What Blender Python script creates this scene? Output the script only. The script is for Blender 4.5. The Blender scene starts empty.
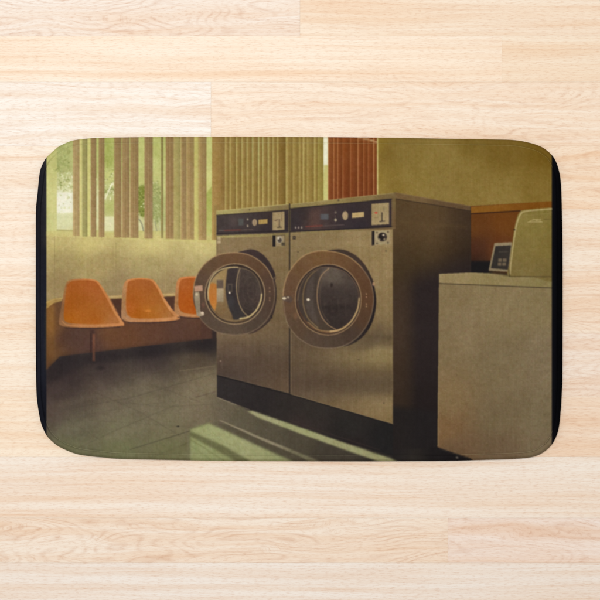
import bpy, math
import numpy as np
from mathutils import Vector

# ------------------------------------------------------------------ camera, light, exposure
S = bpy.context.scene
PX = 0.00164                      # metres per photograph pixel (600 px frame = 0.984 m)
def wx(x): return (x - 300.0) * PX
def wy(y): return (300.0 - y) * PX

cam_d = bpy.data.cameras.new("camera"); cam = bpy.data.objects.new("camera", cam_d)
S.collection.objects.link(cam); S.camera = cam
CAM_H = 2.4
cam.location = (0, 0, CAM_H); cam.rotation_euler = (0, 0, 0)
cam_d.sensor_fit = 'HORIZONTAL'; cam_d.sensor_width = 36
cam_d.lens = 36 * CAM_H / (600 * PX)
cam_d.clip_end = 100

W = bpy.data.worlds.new("World"); S.world = W; W.use_nodes = True
bg = W.node_tree.nodes["Background"]
bg.inputs[0].default_value = (1.0, 0.985, 0.97, 1); bg.inputs[1].default_value = 0.50

def area(name, loc, target, size, power, col):
    L = bpy.data.lights.new(name, 'AREA'); L.shape = 'DISK'; L.size = size; L.energy = power; L.color = col
    o = bpy.data.objects.new(name, L); S.collection.objects.link(o)
    o.location = loc
    o.rotation_euler = (Vector(target) - Vector(loc)).to_track_quat('-Z', 'Y').to_euler()
    return o
area("softbox", (-0.55, 0.65, 3.4), (0, 0, 0), 1.3, 74, (1, 0.985, 0.965))
S.view_settings.view_transform = 'Standard'; S.view_settings.look = 'None'
S.view_settings.exposure = 0; S.view_settings.gamma = 1

# ------------------------------------------------------------------ helpers
rng = np.random.default_rng(7)
def lin(c):
    c = np.asarray(c, float) / 255.0
    return np.where(c <= 0.04045, c / 12.92, ((c + 0.055) / 1.055) ** 2.4)

def mesh_object(name, verts, faces, mat, parent=None, smooth=True):
    me = bpy.data.meshes.new(name)
    me.from_pydata([tuple(v) for v in verts], [], [tuple(f) for f in faces])
    me.materials.append(mat)
    if smooth: me.polygons.foreach_set('use_smooth', [True] * len(me.polygons))
    o = bpy.data.objects.new(name, me); S.collection.objects.link(o)
    if parent: o.parent = parent
    return o

# ------------------------------------------------------------------ floor: light laminate planks
def wood_material():
    m = bpy.data.materials.new("light_laminate"); m.use_nodes = True
    nt = m.node_tree; N = nt.nodes; Lk = nt.links; b = N["Principled BSDF"]
    def nd(t, **k):
        n = N.new(t)
        for a, v in k.items(): setattr(n, a, v)
        return n
    def math_(op, a, b_=None, clamp=False):
        n = nd('ShaderNodeMath', operation=op, use_clamp=clamp)
        for i, v in enumerate((a, b_)):
            if v is None: continue
            if isinstance(v, (int, float)): n.inputs[i].default_value = v
            else: Lk.new(v, n.inputs[i])
        return n.outputs[0]
    def ramp(src, pts):
        r = nd('ShaderNodeValToRGB'); Lk.new(src, r.inputs[0])
        e = r.color_ramp.elements
        while len(e) < len(pts): e.new(0.5)
        for i, (p, c) in enumerate(pts):
            e[i].position = p; e[i].color = (*c, 1) if len(c) == 3 else c
        return r.outputs[0]
    def mix(f, a, c, mode='MIX'):
        n = nd('ShaderNodeMix', data_type='RGBA', blend_type=mode)
        if isinstance(f, (int, float)): n.inputs[0].default_value = f
        else: Lk.new(f, n.inputs[0])
        for i, v in ((6, a), (7, c)):
            if isinstance(v, tuple): n.inputs[i].default_value = (*v, 1)
            else: Lk.new(v, n.inputs[i])
        return n.outputs[2]
    def noise(vec, scale, detail, rough=0.5, dist=0.0):
        n = nd('ShaderNodeTexNoise'); n.inputs['Scale'].default_value = scale
        n.inputs['Detail'].default_value = detail; n.inputs['Roughness'].default_value = rough
        n.inputs['Distortion'].default_value = dist; Lk.new(vec, n.inputs['Vector']); return n.outputs[0]
    def mapping(vec, sc):
        n = nd('ShaderNodeMapping'); n.inputs['Scale'].default_value = sc; Lk.new(vec, n.inputs['Vector']); return n.outputs[0]
    geo = nd('ShaderNodeTexCoord').outputs['Object']
    off = nd('ShaderNodeAttribute', attribute_name='plank_offset').outputs['Vector']
    tint = nd('ShaderNodeAttribute', attribute_name='plank_tint').outputs['Color']
    fig = nd('ShaderNodeAttribute', attribute_name='plank_figure').outputs['Fac']
    add = nd('ShaderNodeVectorMath', operation='ADD'); Lk.new(geo, add.inputs[0]); Lk.new(off, add.inputs[1])
    P = add.outputs[0]
    # slow wander of the grain, so the lines drift across the board
    wob = noise(mapping(P, (2.2, 9, 1)), 1.0, 3, 0.55)
    wv = math_('MULTIPLY', math_('SUBTRACT', wob, 0.5), fig)
    comb = nd('ShaderNodeCombineXYZ'); Lk.new(wv, comb.inputs[1])
    ad2 = nd('ShaderNodeVectorMath', operation='ADD'); Lk.new(P, ad2.inputs[0]); Lk.new(comb.outputs[0], ad2.inputs[1])
    Q = ad2.outputs[0]
    broad = noise(mapping(Q, (1.3, 55, 1)), 1.0, 3, 0.6)                 # wide tonal streaks
    line = noise(mapping(Q, (5, 260, 1)), 1.0, 3, 0.6)                   # growth lines
    pore = noise(mapping(Q, (95, 640, 1)), 1.0, 3, 0.7)                  # short pores
    blotch = noise(mapping(P, (4, 14, 1)), 1.0, 3, 0.5)
    c_ = mix(ramp(broad, [(0.40, (0, 0, 0)), (0.68, (1, 1, 1))]), (1.02, 1.02, 1.02), (0.96, 0.85, 0.755))
    c1 = mix(1.0, tint, c_, 'MULTIPLY')
    c2 = mix(ramp(line, [(0.50, (0, 0, 0)), (0.74, (0.7, 0.7, 0.7))]), c1, mix(1.0, c1, (0.92, 0.81, 0.73), 'MULTIPLY'))
    c3 = mix(ramp(pore, [(0.50, (0, 0, 0)), (0.68, (0.9, 0.9, 0.9))]), c2, mix(1.0, c2, (0.87, 0.765, 0.70), 'MULTIPLY'))
    c4 = mix(ramp(blotch, [(0.42, (0, 0, 0)), (0.7, (0.75, 0.75, 0.75))]), c3, mix(1.0, c3, (1.0, 0.96, 0.92), 'MULTIPLY'))
    # thin mineral lines following the figure on the cathedral boards
    ws = math_('MULTIPLY', math_('SUBTRACT', noise(mapping(P, (3.2, 13, 1)), 1.0, 2, 0.45), 0.5), 26.0)
    ring = math_('ABSOLUTE', math_('SUBTRACT', math_('FRACT', ws), 0.5))
    rl = math_('MULTIPLY', ramp(ring, [(0.0, (1, 1, 1)), (0.28, (0, 0, 0))]), math_('MULTIPLY', fig, 9.0, True))
    rl = math_('MULTIPLY', rl, ramp(noise(mapping(P, (9, 60, 1)), 1, 3), [(0.36, (0, 0, 0)), (0.6, (0.9, 0.9, 0.9))]))
    c5 = mix(rl, c4, mix(1.0, c4, (0.87, 0.775, 0.72), 'MULTIPLY'))
    Lk.new(c5, b.inputs['Base Color'])
    b.inputs['Roughness'].default_value = 0.55; b.inputs['Specular IOR Level'].default_value = 0.25
    bp = nd('ShaderNodeBump'); bp.inputs['Strength'].default_value = 0.12; bp.inputs['Distance'].default_value = 0.0004
    Lk.new(math_('SUBTRACT', 1.0, pore), bp.inputs['Height']); Lk.new(bp.outputs[0], b.inputs['Normal'])
    return m

ALB = np.array((.935, .98, 1.055))        # scale from wanted sRGB look to plank albedo (set once against the lamps)
# rows: (y0, y1, [(x0, x1, colour, figure)])
rows = [
 (-26, 36, [(-200, 300, (247, 232, 214), .10), (300, 820, (249, 229, 203), .03)]),
 (36, 82,  [(-260, 502, (252, 232, 206), .015), (502, 840, (249, 228, 200), .015)]),
 (82, 146, [(-220, 211, (251, 241, 226), .05), (211, 830, (250, 230, 205), .07)]),
 (146, 209, [(-300, 330, (250, 234, 212), .05), (330, 840, (249, 224, 194), .09)]),
 (209, 271, [(-200, 120, (252, 236, 214), .03), (120, 540, (250, 230, 205), .03), (540, 840, (249, 230, 206), .03)]),
 (271, 333, [(-300, 410, (250, 231, 206), .05), (410, 820, (248, 226, 200), .08)]),
 (333, 396, [(-220, 250, (251, 234, 210), .03), (250, 820, (246, 226, 204), .08)]),
 (396, 457, [(-260, 180, (250, 229, 201), .03), (180, 830, (246, 222, 195), .04)]),
 (457, 518, [(-260, 640, (246, 230, 210), .02), (640, 840, (244, 224, 200), .03)]),
 (518, 563, [(-230, 448, (245, 226, 203), .12), (448, 830, (245, 226, 208), .07)]),
 (563, 626, [(-200, 690, (243, 229, 212), .02), (690, 840, (244, 226, 204), .03)]),
]
def build_floor():
    V, F, tn, of, fg = [], [], [], [], []
    g = 0.0                                   # half gap and bevel in photo px
    allrows = []
    ys = [(-26 - 62 * k, -26 - 62 * (k - 1)) for k in range(1, 6)] + [(626 + 62 * k, 688 + 62 * k) for k in range(5)]
    for i, (a, b) in enumerate(ys):
        j = 200 + (i * 173) % 330
        allrows.append((a, b, [(-320, j, (249, 231, 207), .05), (j, 920, (248, 228, 203), .03)]))
    for y0, y1, planks in rows + allrows:
        planks = [list(p) for p in planks]
        planks[0][0] = -420; planks[-1][1] = 1020
        for x0, x1, col, fgv in planks:
            k = len(V)
            xa, xb, ya, yb = x0 + g * .5, x1 - g * .5, y0 + g * .5, y1 - g * .5
            bv = 0.35
            for X, Y, Z in ((xa, ya, -.09), (xb, ya, -.09), (xb, yb, -.09), (xa, yb, -.09),
                            (xa + bv, ya + bv, 0), (xb - bv, ya + bv, 0), (xb - bv, yb - bv, 0), (xa + bv, yb - bv, 0)):
                V.append((wx(X), wy(Y), Z * PX))
            fs = [(7, 6, 5, 4), (4, 5, 1, 0), (5, 6, 2, 1), (6, 7, 3, 2), (7, 4, 0, 3)]
            o = (rng.uniform(-20, 20), rng.uniform(-20, 20), 0)
            for f in fs:
                F.append([k + i for i in f]); tn.append(np.append(lin(col) * ALB * (1 if f[0] == 7 and f[1] == 6 else .92), 1)); of.append(o); fg.append(fgv)
    k = len(V)                                 # dark tongue under the joints
    for X, Y in ((-420, -340), (1020, -340), (1020, 940), (-420, 940)): V.append((wx(X), wy(Y), -.9 * PX))
    F.append([k + 3, k + 2, k + 1, k]); tn.append((.35, .25, .17, 1)); of.append((0, 0, 0)); fg.append(0)
    o = mesh_object("floor", V, F, wood_material(), smooth=False)
    a = o.data.attributes.new("plank_tint", 'FLOAT_COLOR', 'FACE'); a.data.foreach_set('color', np.array(tn, np.float32).ravel())
    a = o.data.attributes.new("plank_offset", 'FLOAT_VECTOR', 'FACE'); a.data.foreach_set('vector', np.array(of, np.float32).ravel())
    a = o.data.attributes.new("plank_figure", 'FLOAT', 'FACE'); a.data.foreach_set('value', np.array(fg, np.float32))
    o['kind'] = 'structure'; o['label'] = 'pale maple laminate floor boards running sideways'
    return o
build_floor()

# ------------------------------------------------------------------ the printed design (cloth dye, one colour per point of the cloth)
SS = 4; X0, Y0, CW, CH = 32, 133, 536, 332
HH, WW = CH * SS, CW * SS
yy, xx = np.mgrid[0:HH, 0:WW].astype(np.float32)
xx = X0 + (xx + .5) / SS; yy = Y0 + (yy + .5) / SS
IMG = np.zeros((HH, WW, 3), np.float32); IDS = np.zeros((HH, WW), np.int16)
PARTS = []           # (name, parent index or None, label)
def part(name, parent=None, label=None):
    PARTS.append((name, parent, label)); return len(PARTS) - 1

def blur(a, s):
    if s <= 0: return a
    r = int(math.ceil(3 * s)); k = np.exp(-.5 * (np.arange(-r, r + 1) / s) ** 2); k /= k.sum()
    p = np.pad(a, [(r, r), (r, r)] + [(0, 0)] * (a.ndim - 2), mode='edge')
    t = sum(k[i] * p[i:i + a.shape[0]] for i in range(2 * r + 1))
    return sum(k[i] * t[:, i:i + a.shape[1]] for i in range(2 * r + 1)).astype(np.float32)

def value_noise(h, w, cell_y, cell_x, seed):
    g = np.random.default_rng(seed).standard_normal((int(h / cell_y) + 3, int(w / cell_x) + 3)).astype(np.float32)
    fy = np.arange(h) / cell_y; fx = np.arange(w) / cell_x
    iy = fy.astype(int); ix = fx.astype(int); ty = (fy - iy)[:, None]; tx = (fx - ix)[None]
    ty = ty * ty * (3 - 2 * ty); tx = tx * tx * (3 - 2 * tx)
    a = g[iy][:, ix]; b = g[iy][:, ix + 1]; c = g[iy + 1][:, ix]; d = g[iy + 1][:, ix + 1]
    return a * (1 - ty) * (1 - tx) + b * (1 - ty) * tx + c * ty * (1 - tx) + d * ty * tx

def colour_at(col, X, Y):
    if callable(col): return col(X, Y)
    if isinstance(col, tuple): return np.broadcast_to(np.array(col, np.float32), X.shape + (3,))
    num = 0; den = 0                              # list of (x, y, rgb): smooth blend between samples
    for x, y, c in col:
        w = 1.0 / ((X - x) ** 2 + (Y - y) ** 2 + 90.0) ** 1.8
        num = num + w[..., None] * np.array(c, np.float32); den = den + w
    return num / den[..., None]

def tone(cols, m):
    return [(x, y, tuple(float(v) * k for v, k in zip(c, m))) for x, y, c in cols]
def window(x0, y0, x1, y1):
    a = max(0, int((x0 - X0) * SS)); b = min(WW, int((x1 - X0) * SS) + 2)
    c = max(0, int((y0 - Y0) * SS)); d = min(HH, int((y1 - Y0) * SS) + 2)
    return slice(c, max(c, d)), slice(a, max(a, b))

def put(sl, cov, col, pid, alpha, soft):
    if cov.size == 0: return
    X, Y = xx[sl], yy[sl]
    c = colour_at(col, X, Y); m = cov.astype(np.float32)
    if soft > 0: m = blur(m, soft * SS)
    m = (m * alpha)[..., None]
    IMG[sl] = IMG[sl] * (1 - m) + c * m
    if pid is not None:
        t = IDS[sl]; t[cov > .5] = pid

def inside(pts, X, Y):
    r = np.zeros(X.shape, bool); n = len(pts)
    for i in range(n):
        ax, ay = pts[i]; bx, by = pts[(i + 1) % n]
        if ay == by: continue
        r ^= ((ay > Y) != (by > Y)) & (X < (bx - ax) * (Y - ay) / (by - ay) + ax)
    return r

def poly(pts, col, pid=None, alpha=1.0, soft=0.0):
    pad = 1 + 3 * soft
    xs = [p[0] for p in pts]; ys = [p[1] for p in pts]
    sl = window(min(xs) - pad, min(ys) - pad, max(xs) + pad, max(ys) + pad)
    put(sl, inside(pts, xx[sl], yy[sl]), col, pid, alpha, soft)

def spline(pts, n=8, closed=True):
    P = [np.array(p, float) for p in pts]; out = []; N = len(P)
    for i in range(N if closed else N - 1):
        if closed: a, b, c, d = P[i - 1], P[i], P[(i + 1) % N], P[(i + 2) % N]
        else: a, b, c, d = P[max(i - 1, 0)], P[i], P[i + 1], P[min(i + 2, N - 1)]
        for t in np.arange(n) / n:
            out.append(tuple(.5 * (2 * b + (c - a) * t + (2 * a - 5 * b + 4 * c - d) * t * t + (3 * b - a - 3 * c + d) * t ** 3)))
    if not closed: out.append(tuple(P[-1]))
    return out

def curve(pts, col, pid=None, alpha=1.0, soft=0.0): poly(spline(pts), col, pid, alpha, soft)

def ellipse(cx, cy, rx, ry, col, pid=None, alpha=1.0, soft=0.0, rot=0.0, hole=None, clip=None):
    R = max(rx, ry) + 1 + 3 * soft
    sl = window(cx - R, cy - R, cx + R, cy + R); X, Y = xx[sl] - cx, yy[sl] - cy
    a = math.radians(rot); u = X * math.cos(a) + Y * math.sin(a); v = -X * math.sin(a) + Y * math.cos(a)
    m = (u / rx) ** 2 + (v / ry) ** 2 <= 1
    if hole: m &= ((u - (hole[2] if len(hole) > 2 else 0)) / hole[0]) ** 2 + (v / hole[1]) ** 2 > 1
    if clip is not None: m &= clip(xx[sl], yy[sl])
    put(sl, m, col, pid, alpha, soft)

def line(pts, w, col, pid=None, alpha=1.0, soft=0.0, smooth=False):
    if smooth: pts = spline(pts, 10, closed=False)
    xs = [p[0] for p in pts]; ys = [p[1] for p in pts]; pad = w + 1 + 3 * soft
    sl = window(min(xs) - pad, min(ys) - pad, max(xs) + pad, max(ys) + pad); X, Y = xx[sl], yy[sl]
    D = np.full(X.shape, 1e9, np.float32)
    for (ax, ay), (bx, by) in zip(pts[:-1], pts[1:]):
        L = (bx - ax) ** 2 + (by - ay) ** 2 + 1e-9
        t = np.clip(((X - ax) * (bx - ax) + (Y - ay) * (by - ay)) / L, 0, 1)
        D = np.minimum(D, (X - ax - t * (bx - ax)) ** 2 + (Y - ay - t * (by - ay)) ** 2)
    put(sl, np.clip((w / 2 - np.sqrt(D)) * SS + .5, 0, 1), col, pid, alpha, soft)

def rect(x0, y0, x1, y1, col, pid=None, alpha=1.0, soft=0.0):
    poly([(x0, y0), (x1, y0), (x1, y1), (x0, y1)], col, pid, alpha, soft)

#PAINT_BEGIN
margin_l = part('black_margin'); margin_r = part('black_margin')
wall = part('printed_wall', None, 'printed pale wall under the window, behind the orange chairs')
wall_r = part('printed_wall', None, 'printed mustard wall behind the top loading washer')
floor_p = part('printed_floor', None, 'printed grey tiled floor with green patches of sunlight')
window_p = part('printed_window', None, 'printed window with garden seen between the blinds')
washer_a = part('printed_washing_machine', None, 'printed steel front loader with its door swung open, beside the orange chairs')
washer_b = part('printed_washing_machine', None, 'printed steel front loader with dark side panel, right of the other one')
loader = part('printed_top_loader', None, 'printed beige top loading washer with raised lid')
chair_a = part('printed_chair', None, 'printed orange shell chair nearest the left margin, on a visible leg')
chair_b = part('printed_chair', None, 'printed orange shell chair in the middle of the row')
chair_c = part('printed_chair', None, 'printed orange shell chair half hidden by the round door')
wainscot = part('wainscot', wall); rail = part('wall_rail', wall); wains_r = part('wainscot', wall_r); rail_r = part('wall_rail', wall_r)
sunpatch = part('sun_patch', floor_p)
blinds = part('vertical_blind', window_p, 'brown and olive slatted blind'); blinds_r = part('vertical_blind', window_p, 'rust red slatted blind')
frame_p = part('window_frame', window_p); edge_p = part('window_edge_trim', window_p)

IDS[:] = wall
# --- black unprinted margins
rect(X0, Y0, 46.4, 470, [(38, 200, (17, 17, 22)), (44, 200, (38, 38, 47)), (38, 350, (18, 22, 27)), (44, 350, (36, 42, 52)), (41, 420, (20, 24, 30))], margin_l)
BLK = lambda X, Y: np.stack([np.clip(13 - (X - 552) * 1.1, 2, 13)] * 2 + [np.clip(19 - (X - 552) * 1.6, 3, 19)], -1)
rect(551.8, Y0, 570, 470, BLK, margin_r)
L_, R_ = 46.4, 551.8
# --- walls
poly([(L_, 132), (R_, 132), (R_, 465), (L_, 465)],
     tone([(52, 245, (178, 170, 105)), (90, 243, (190, 183, 112)), (150, 246, (190, 184, 114)), (205, 248, (188, 182, 115)),
      (60, 262, (156, 145, 92)), (100, 262, (160, 147, 93)), (150, 264, (160, 150, 97)), (205, 266, (166, 156, 102)),
      (60, 282, (146, 130, 84)), (120, 285, (143, 128, 86)), (170, 288, (148, 132, 88)), (210, 285, (152, 138, 92))], (.985, .955, .97)), wall)
line([(54.6, 231), (54.6, 300)], .7, (120, 105, 65), alpha=.55); line([(85.5, 244), (85.5, 280)], .6, (180, 170, 115), alpha=.35)
line([(116, 243), (116, 292)], .7, (135, 120, 75), alpha=.4); line([(113, 243), (113, 292)], .6, (128, 115, 72), alpha=.3)
line([(165.5, 246), (165.5, 290)], .6, (178, 166, 112), alpha=.3)
# mustard wall on the right
poly([(376, 132), (R_, 132), (R_, 206), (470, 214), (376, 225)],
     tone([(380, 145, (146, 126, 52)), (381, 185, (150, 131, 58)), (386, 150, (116, 96, 38)), (386, 185, (124, 105, 45)), (400, 150, (133, 116, 56)),
      (420, 180, (138, 121, 58)), (450, 155, (137, 120, 58)), (470, 145, (122, 103, 42)), (500, 150, (120, 99, 38)), (545, 150, (115, 92, 27)),
      (545, 190, (128, 108, 45)), (500, 195, (138, 120, 58)), (440, 195, (136, 119, 60)), (470, 175, (134, 116, 55))], (.955, .925, .93)), wall_r)
# --- wooden rail and panelling behind the machines
poly([(466, 206.5), (R_, 201.2), (R_, 280), (466, 280)], [(475, 225, (98, 58, 24)), (505, 222, (106, 62, 22)), (475, 250, (76, 44, 28)), (500, 250, (96, 54, 26)), (475, 262, (52, 34, 26)), (545, 220, (104, 62, 22))], wains_r)
poly([(466, 207.2), (R_, 201.2), (R_, 207.6), (510, 210.8), (466, 213.6)], [(470, 209, (128, 84, 28)), (550, 204, (118, 72, 18))], rail_r)
line([(466, 214.1), (520, 210.8)], 1.3, (52, 30, 20), alpha=.8)
rect(466, 261, 492, 276, (27, 25, 26), wains_r, soft=.8)
# --- window opening, garden outside
poly([(L_, 132), (378, 132), (378, 215), (216, 241), (213, 240), (150, 238.6), (L_, 233)], (184, 180, 110), window_p)
rect(L_, 132, 57.2, 231, [(50, 150, (176, 178, 104)), (50, 200, (186, 187, 116)), (55, 225, (184, 186, 118)), (55, 145, (160, 170, 92))], frame_p)
poly([(57, 132), (324, 132), (324, 233.5), (57, 229.5)],
     [(62, 145, (140, 166, 84)), (62, 165, (132, 158, 76)), (70, 150, (158, 178, 98)), (66, 183, (176, 190, 122)), (66, 200, (214, 222, 198)), (62, 205, (216, 224, 206)),
      (66, 220, (190, 202, 146)), (84, 160, (160, 176, 96)), (84, 200, (190, 196, 130)), (97, 202, (212, 216, 176)), (109, 145, (154, 178, 84)), (109, 165, (142, 172, 78)),
      (110, 178, (186, 196, 112)), (109, 190, (158, 178, 108)), (109, 207, (156, 172, 86)), (109, 222, (206, 212, 166)), (109, 233, (186, 182, 112)),
      (141, 160, (166, 182, 98)), (141, 180, (172, 186, 104)), (141, 215, (168, 178, 116)), (141, 226, (200, 202, 152)), (156, 150, (160, 180, 94)), (156, 175, (172, 188, 106)),
      (156, 215, (150, 166, 92)), (156, 228, (182, 184, 126)), (164, 180, (178, 184, 112)), (209, 150, (172, 186, 104)), (209, 180, (184, 190, 112)), (209, 215, (156, 172, 84)), (209, 235, (176, 176, 106)),
      (325, 150, (214, 226, 198)), (325, 190, (184, 190, 112))], window_p)
# foliage seen through the gaps
gr = np.random.default_rng(3)
def leaves(x0, y0, x1, y1, n, cols, r0, r1, alpha=.8):
    for _ in range(n):
        x = gr.uniform(x0, x1); y = gr.uniform(y0, y1); r = gr.uniform(r0, r1)
        ellipse(x, y, r, r * gr.uniform(.5, 1), cols[gr.integers(len(cols))], alpha=alpha, rot=gr.uniform(0, 180))
for cx_, cy_, rr_ in ((60, 146, 4), (66, 152, 3.5), (61, 160, 4.5), (67, 166, 4), (59, 171, 3), (108, 158, 4), (110, 148, 3.5), (107, 192, 2.5), (112, 190, 2), (60, 184, 3), (67, 180, 2.5)):
    for _ in range(26): ellipse(cx_ + gr.normal(0, rr_ * .55), cy_ + gr.normal(0, rr_ * .55), gr.uniform(.4, 1.1), gr.uniform(.3, .9), [(104, 134, 52), (92, 122, 46), (118, 148, 62)][gr.integers(3)], alpha=.5, rot=gr.uniform(0, 180))
leaves(57.5, 138, 69, 176, 150, [(128, 156, 74), (150, 172, 92), (122, 146, 70), (172, 188, 112), (138, 160, 84)], .4, 1.5, .5)
leaves(57.5, 172, 73, 193, 150, [(205, 214, 168), (146, 164, 92), (222, 226, 194), (130, 150, 80), (170, 182, 116), (190, 200, 140)], .35, 1.1, .7)
rect(57.3, 192.5, 73, 212.5, (217, 223, 203), alpha=.8, soft=.5)
leaves(58, 193, 73, 213, 8, [(150, 172, 104), (176, 192, 136)], .7, 1.4, .8)
leaves(58, 207, 73, 214, 8, [(196, 206, 152), (224, 228, 204)], .6, 1.4, .7)
rect(57.3, 213, 73, 229.5, [(60, 218, (196, 206, 152)), (70, 226, (188, 198, 140))], alpha=.6)
line([(57, 230), (73, 231)], 1.2, (150, 146, 88), alpha=.7); line([(104, 233), (114, 233.6)], 1, (190, 180, 104), alpha=.6)
curve([(105, 138), (110, 140), (113.5, 156), (110, 167), (105.5, 162)], (134, 166, 66), alpha=.75, soft=.4)
leaves(104.5, 140, 114, 170, 50, [(140, 168, 80), (166, 184, 104), (128, 158, 68)], .5, 1.5, .4)
leaves(104.5, 168, 114, 201, 110, [(214, 222, 172), (138, 162, 90), (190, 200, 128), (124, 148, 78), (228, 232, 200), (172, 186, 112)], .35, 1.1, .65)
line([(105, 199), (112, 184)], 1.3, (226, 230, 198), alpha=.8)
rect(104.5, 200, 114, 216, (158, 174, 90), alpha=.6, soft=.5); rect(104.5, 217, 114, 231.5, (206, 211, 164), alpha=.8, soft=.4)
curve([(138, 190), (141, 186), (145, 187), (145, 214), (141, 216), (137.5, 206)], (98, 128, 36), alpha=.9, soft=.5)
leaves(138, 185, 144.6, 216, 110, [(88, 116, 34), (112, 142, 48), (142, 164, 78), (76, 102, 28), (166, 182, 104)], .35, .95, .75)
leaves(141, 203, 144, 208, 4, [(214, 222, 176)], .6, 1, .8)
line([(139, 219), (142, 224), (143.5, 231)], 1.0, (96, 104, 84), alpha=.8)
curve([(151, 186), (156, 183), (162, 189), (162, 205), (159, 222), (151, 216)], (120, 146, 72), alpha=.7, soft=1.4)
leaves(152, 181, 162, 224, 170, [(96, 124, 54), (132, 156, 84), (154, 174, 100), (108, 134, 60), (176, 190, 120), (196, 204, 150)], .35, 1.0, .65)
line([(155, 222), (157, 231)], .9, (118, 130, 96), alpha=.7); line([(159, 218), (160, 230)], .9, (186, 192, 150), alpha=.7)
poly([(206.4, 194), (211.8, 186), (211.8, 241), (206.4, 241)], [(209, 195, (142, 168, 70)), (209, 225, (158, 174, 84)), (209, 236, (178, 178, 104))])
rect(323.6, 136, 328, 165, (217, 226, 198), alpha=.9, soft=.6)
# window sill under the slats
poly([(L_, 231.5), (104, 233.6), (150, 234), (216, 236), (216, 243), (150, 240.5), (104, 238), (L_, 236)], (186, 178, 108), wall, alpha=.85, soft=.5)
# --- slats
def slat(x0, x1, yb, col, edge=None, dark=.84, yt=132):
    c = np.array(col, np.float32)
    def f(X, Y):
        t = np.clip((X - x0) / max(x1 - x0, .1), 0, 1)[..., None]
        v = np.clip((Y - 140) / 100, 0, 1)[..., None]
        return c * (1.03 - (1 - dark) * t ** 2) * (.97 + .05 * v) + np.array((4, 2, 4), np.float32) * v
    rect(x0, yt, x1, yb, f, blinds)
    if edge: rect(x0 - .5, yt, x0 + .6, yb, edge, blinds, alpha=.6)
BR = (142, 117, 74)
slat(73, 79.4, 236, (158, 134, 84)); slat(79.4, 82, 235.6, (186, 181, 108), dark=1); slat(82.2, 87.6, 236.4, (140, 136, 78)); slat(87.6, 90.3, 236, (184, 182, 106), dark=1)
slat(90.7, 96.3, 236.8, BR); slat(98.7, 104.4, 237, BR)
for i in range(14): ellipse(96.8 + gr.uniform(-.6, 1.6), gr.uniform(170, 228), .8, 1.5, (200, 206, 150), alpha=.55)
slat(114.2, 121.6, 237.5, BR); slat(122.2, 129.5, 237.7, BR); slat(130.2, 138.6, 237.9, (143, 118, 74))
line([(122, 184), (122, 236.5)], .8, (196, 178, 122), alpha=.75); line([(129.9, 184), (129.9, 236.8)], .9, (200, 182, 128), alpha=.8)
slat(144.5, 152.8, 238.7, (142, 117, 76)); slat(161, 163.2, 238.6, (130, 120, 68)); slat(165.8, 174, 239, (142, 115, 71))
slat(174, 180.6, 239.2, (152, 142, 82), edge=(176, 164, 98)); slat(180.8, 187, 239.4, BR, edge=(186, 170, 104)); slat(187, 194, 239.6, (150, 125, 76), edge=(190, 174, 106))
slat(194, 198.5, 239.8, (178, 172, 96), dark=.93); slat(198.5, 206.6, 240, (150, 125, 76)); line([(199.8, 138), (199.8, 240)], .6, (176, 160, 92), alpha=.7)
for x_, a_ in ((75.6, .4), (93, .5), (101.6, .45), (117, .45), (119.4, .3), (125.6, .45), (133.6, .45), (136, .3), (147.4, .5), (150, .35), (168.6, .5), (171.4, .35), (184, .45), (191, .45), (203, .5)):
    line([(x_, 134), (x_, 238)], .7, (112, 90, 52), alpha=a_); line([(x_ + .8, 134), (x_ + .8, 238)], .6, (172, 150, 98), alpha=a_ * .6)
slat(212, 225, 240, (148, 120, 64)); line([(222, 138), (222, 240)], .5, (126, 100, 50), alpha=.5)
xs = [225, 229.6, 236, 241.5, 246.5, 252, 258, 262.3, 267.7, 272.4, 276.7, 286, 292.7, 298.7, 302.7, 306.7, 314, 318, 324]
wt = [1, .9, 1, .9, .8, 1, 1.1, .9, 1, .8, .7, 1.2, .5, .6, 1.1, .5, 1, .6]
def dense(X, Y):
    k = np.clip(np.searchsorted(xs, X, side='right') - 1, 0, len(xs) - 2)
    x0 = np.array(xs)[k]; x1 = np.array(xs)[k + 1]; w = np.array(wt)[k]
    t = (X - x0) / (x1 - x0); d = X - x0
    br = np.exp(-(d / 1.15) ** 2) * w
    base = np.stack([145 - 25 * t ** 2, 122 - 24 * t ** 2, 64 - 16 * t ** 2], -1)
    hi = np.array((184, 172, 104), np.float32)
    c = base * (1 - .85 * br[..., None]) + hi * .85 * br[..., None]
    g = np.exp(-((X - 258) / 16) ** 2) * np.clip((185 - Y) / 40, 0, 1)
    c = c + g[..., None] * np.array((-4, 8, 10)) * br[..., None] * 1.5
    dk = ((X > 278.7) & (X < 285))[..., None] * np.array((-14, -16, -12))
    sh = np.clip((X - 270) / 60, 0, 1)[..., None] * np.array((0, 2, -2))
    return c + dk + sh
poly([(225, 132), (323.4, 132), (323.4, 203), (225, 212)], dense, blinds)
poly([(214, 205), (225, 205), (225, 240), (214, 240)], (140, 114, 62), blinds)
rect(317.5, 136, 323.4, 204, (136, 126, 56), blinds, alpha=.45)
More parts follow.
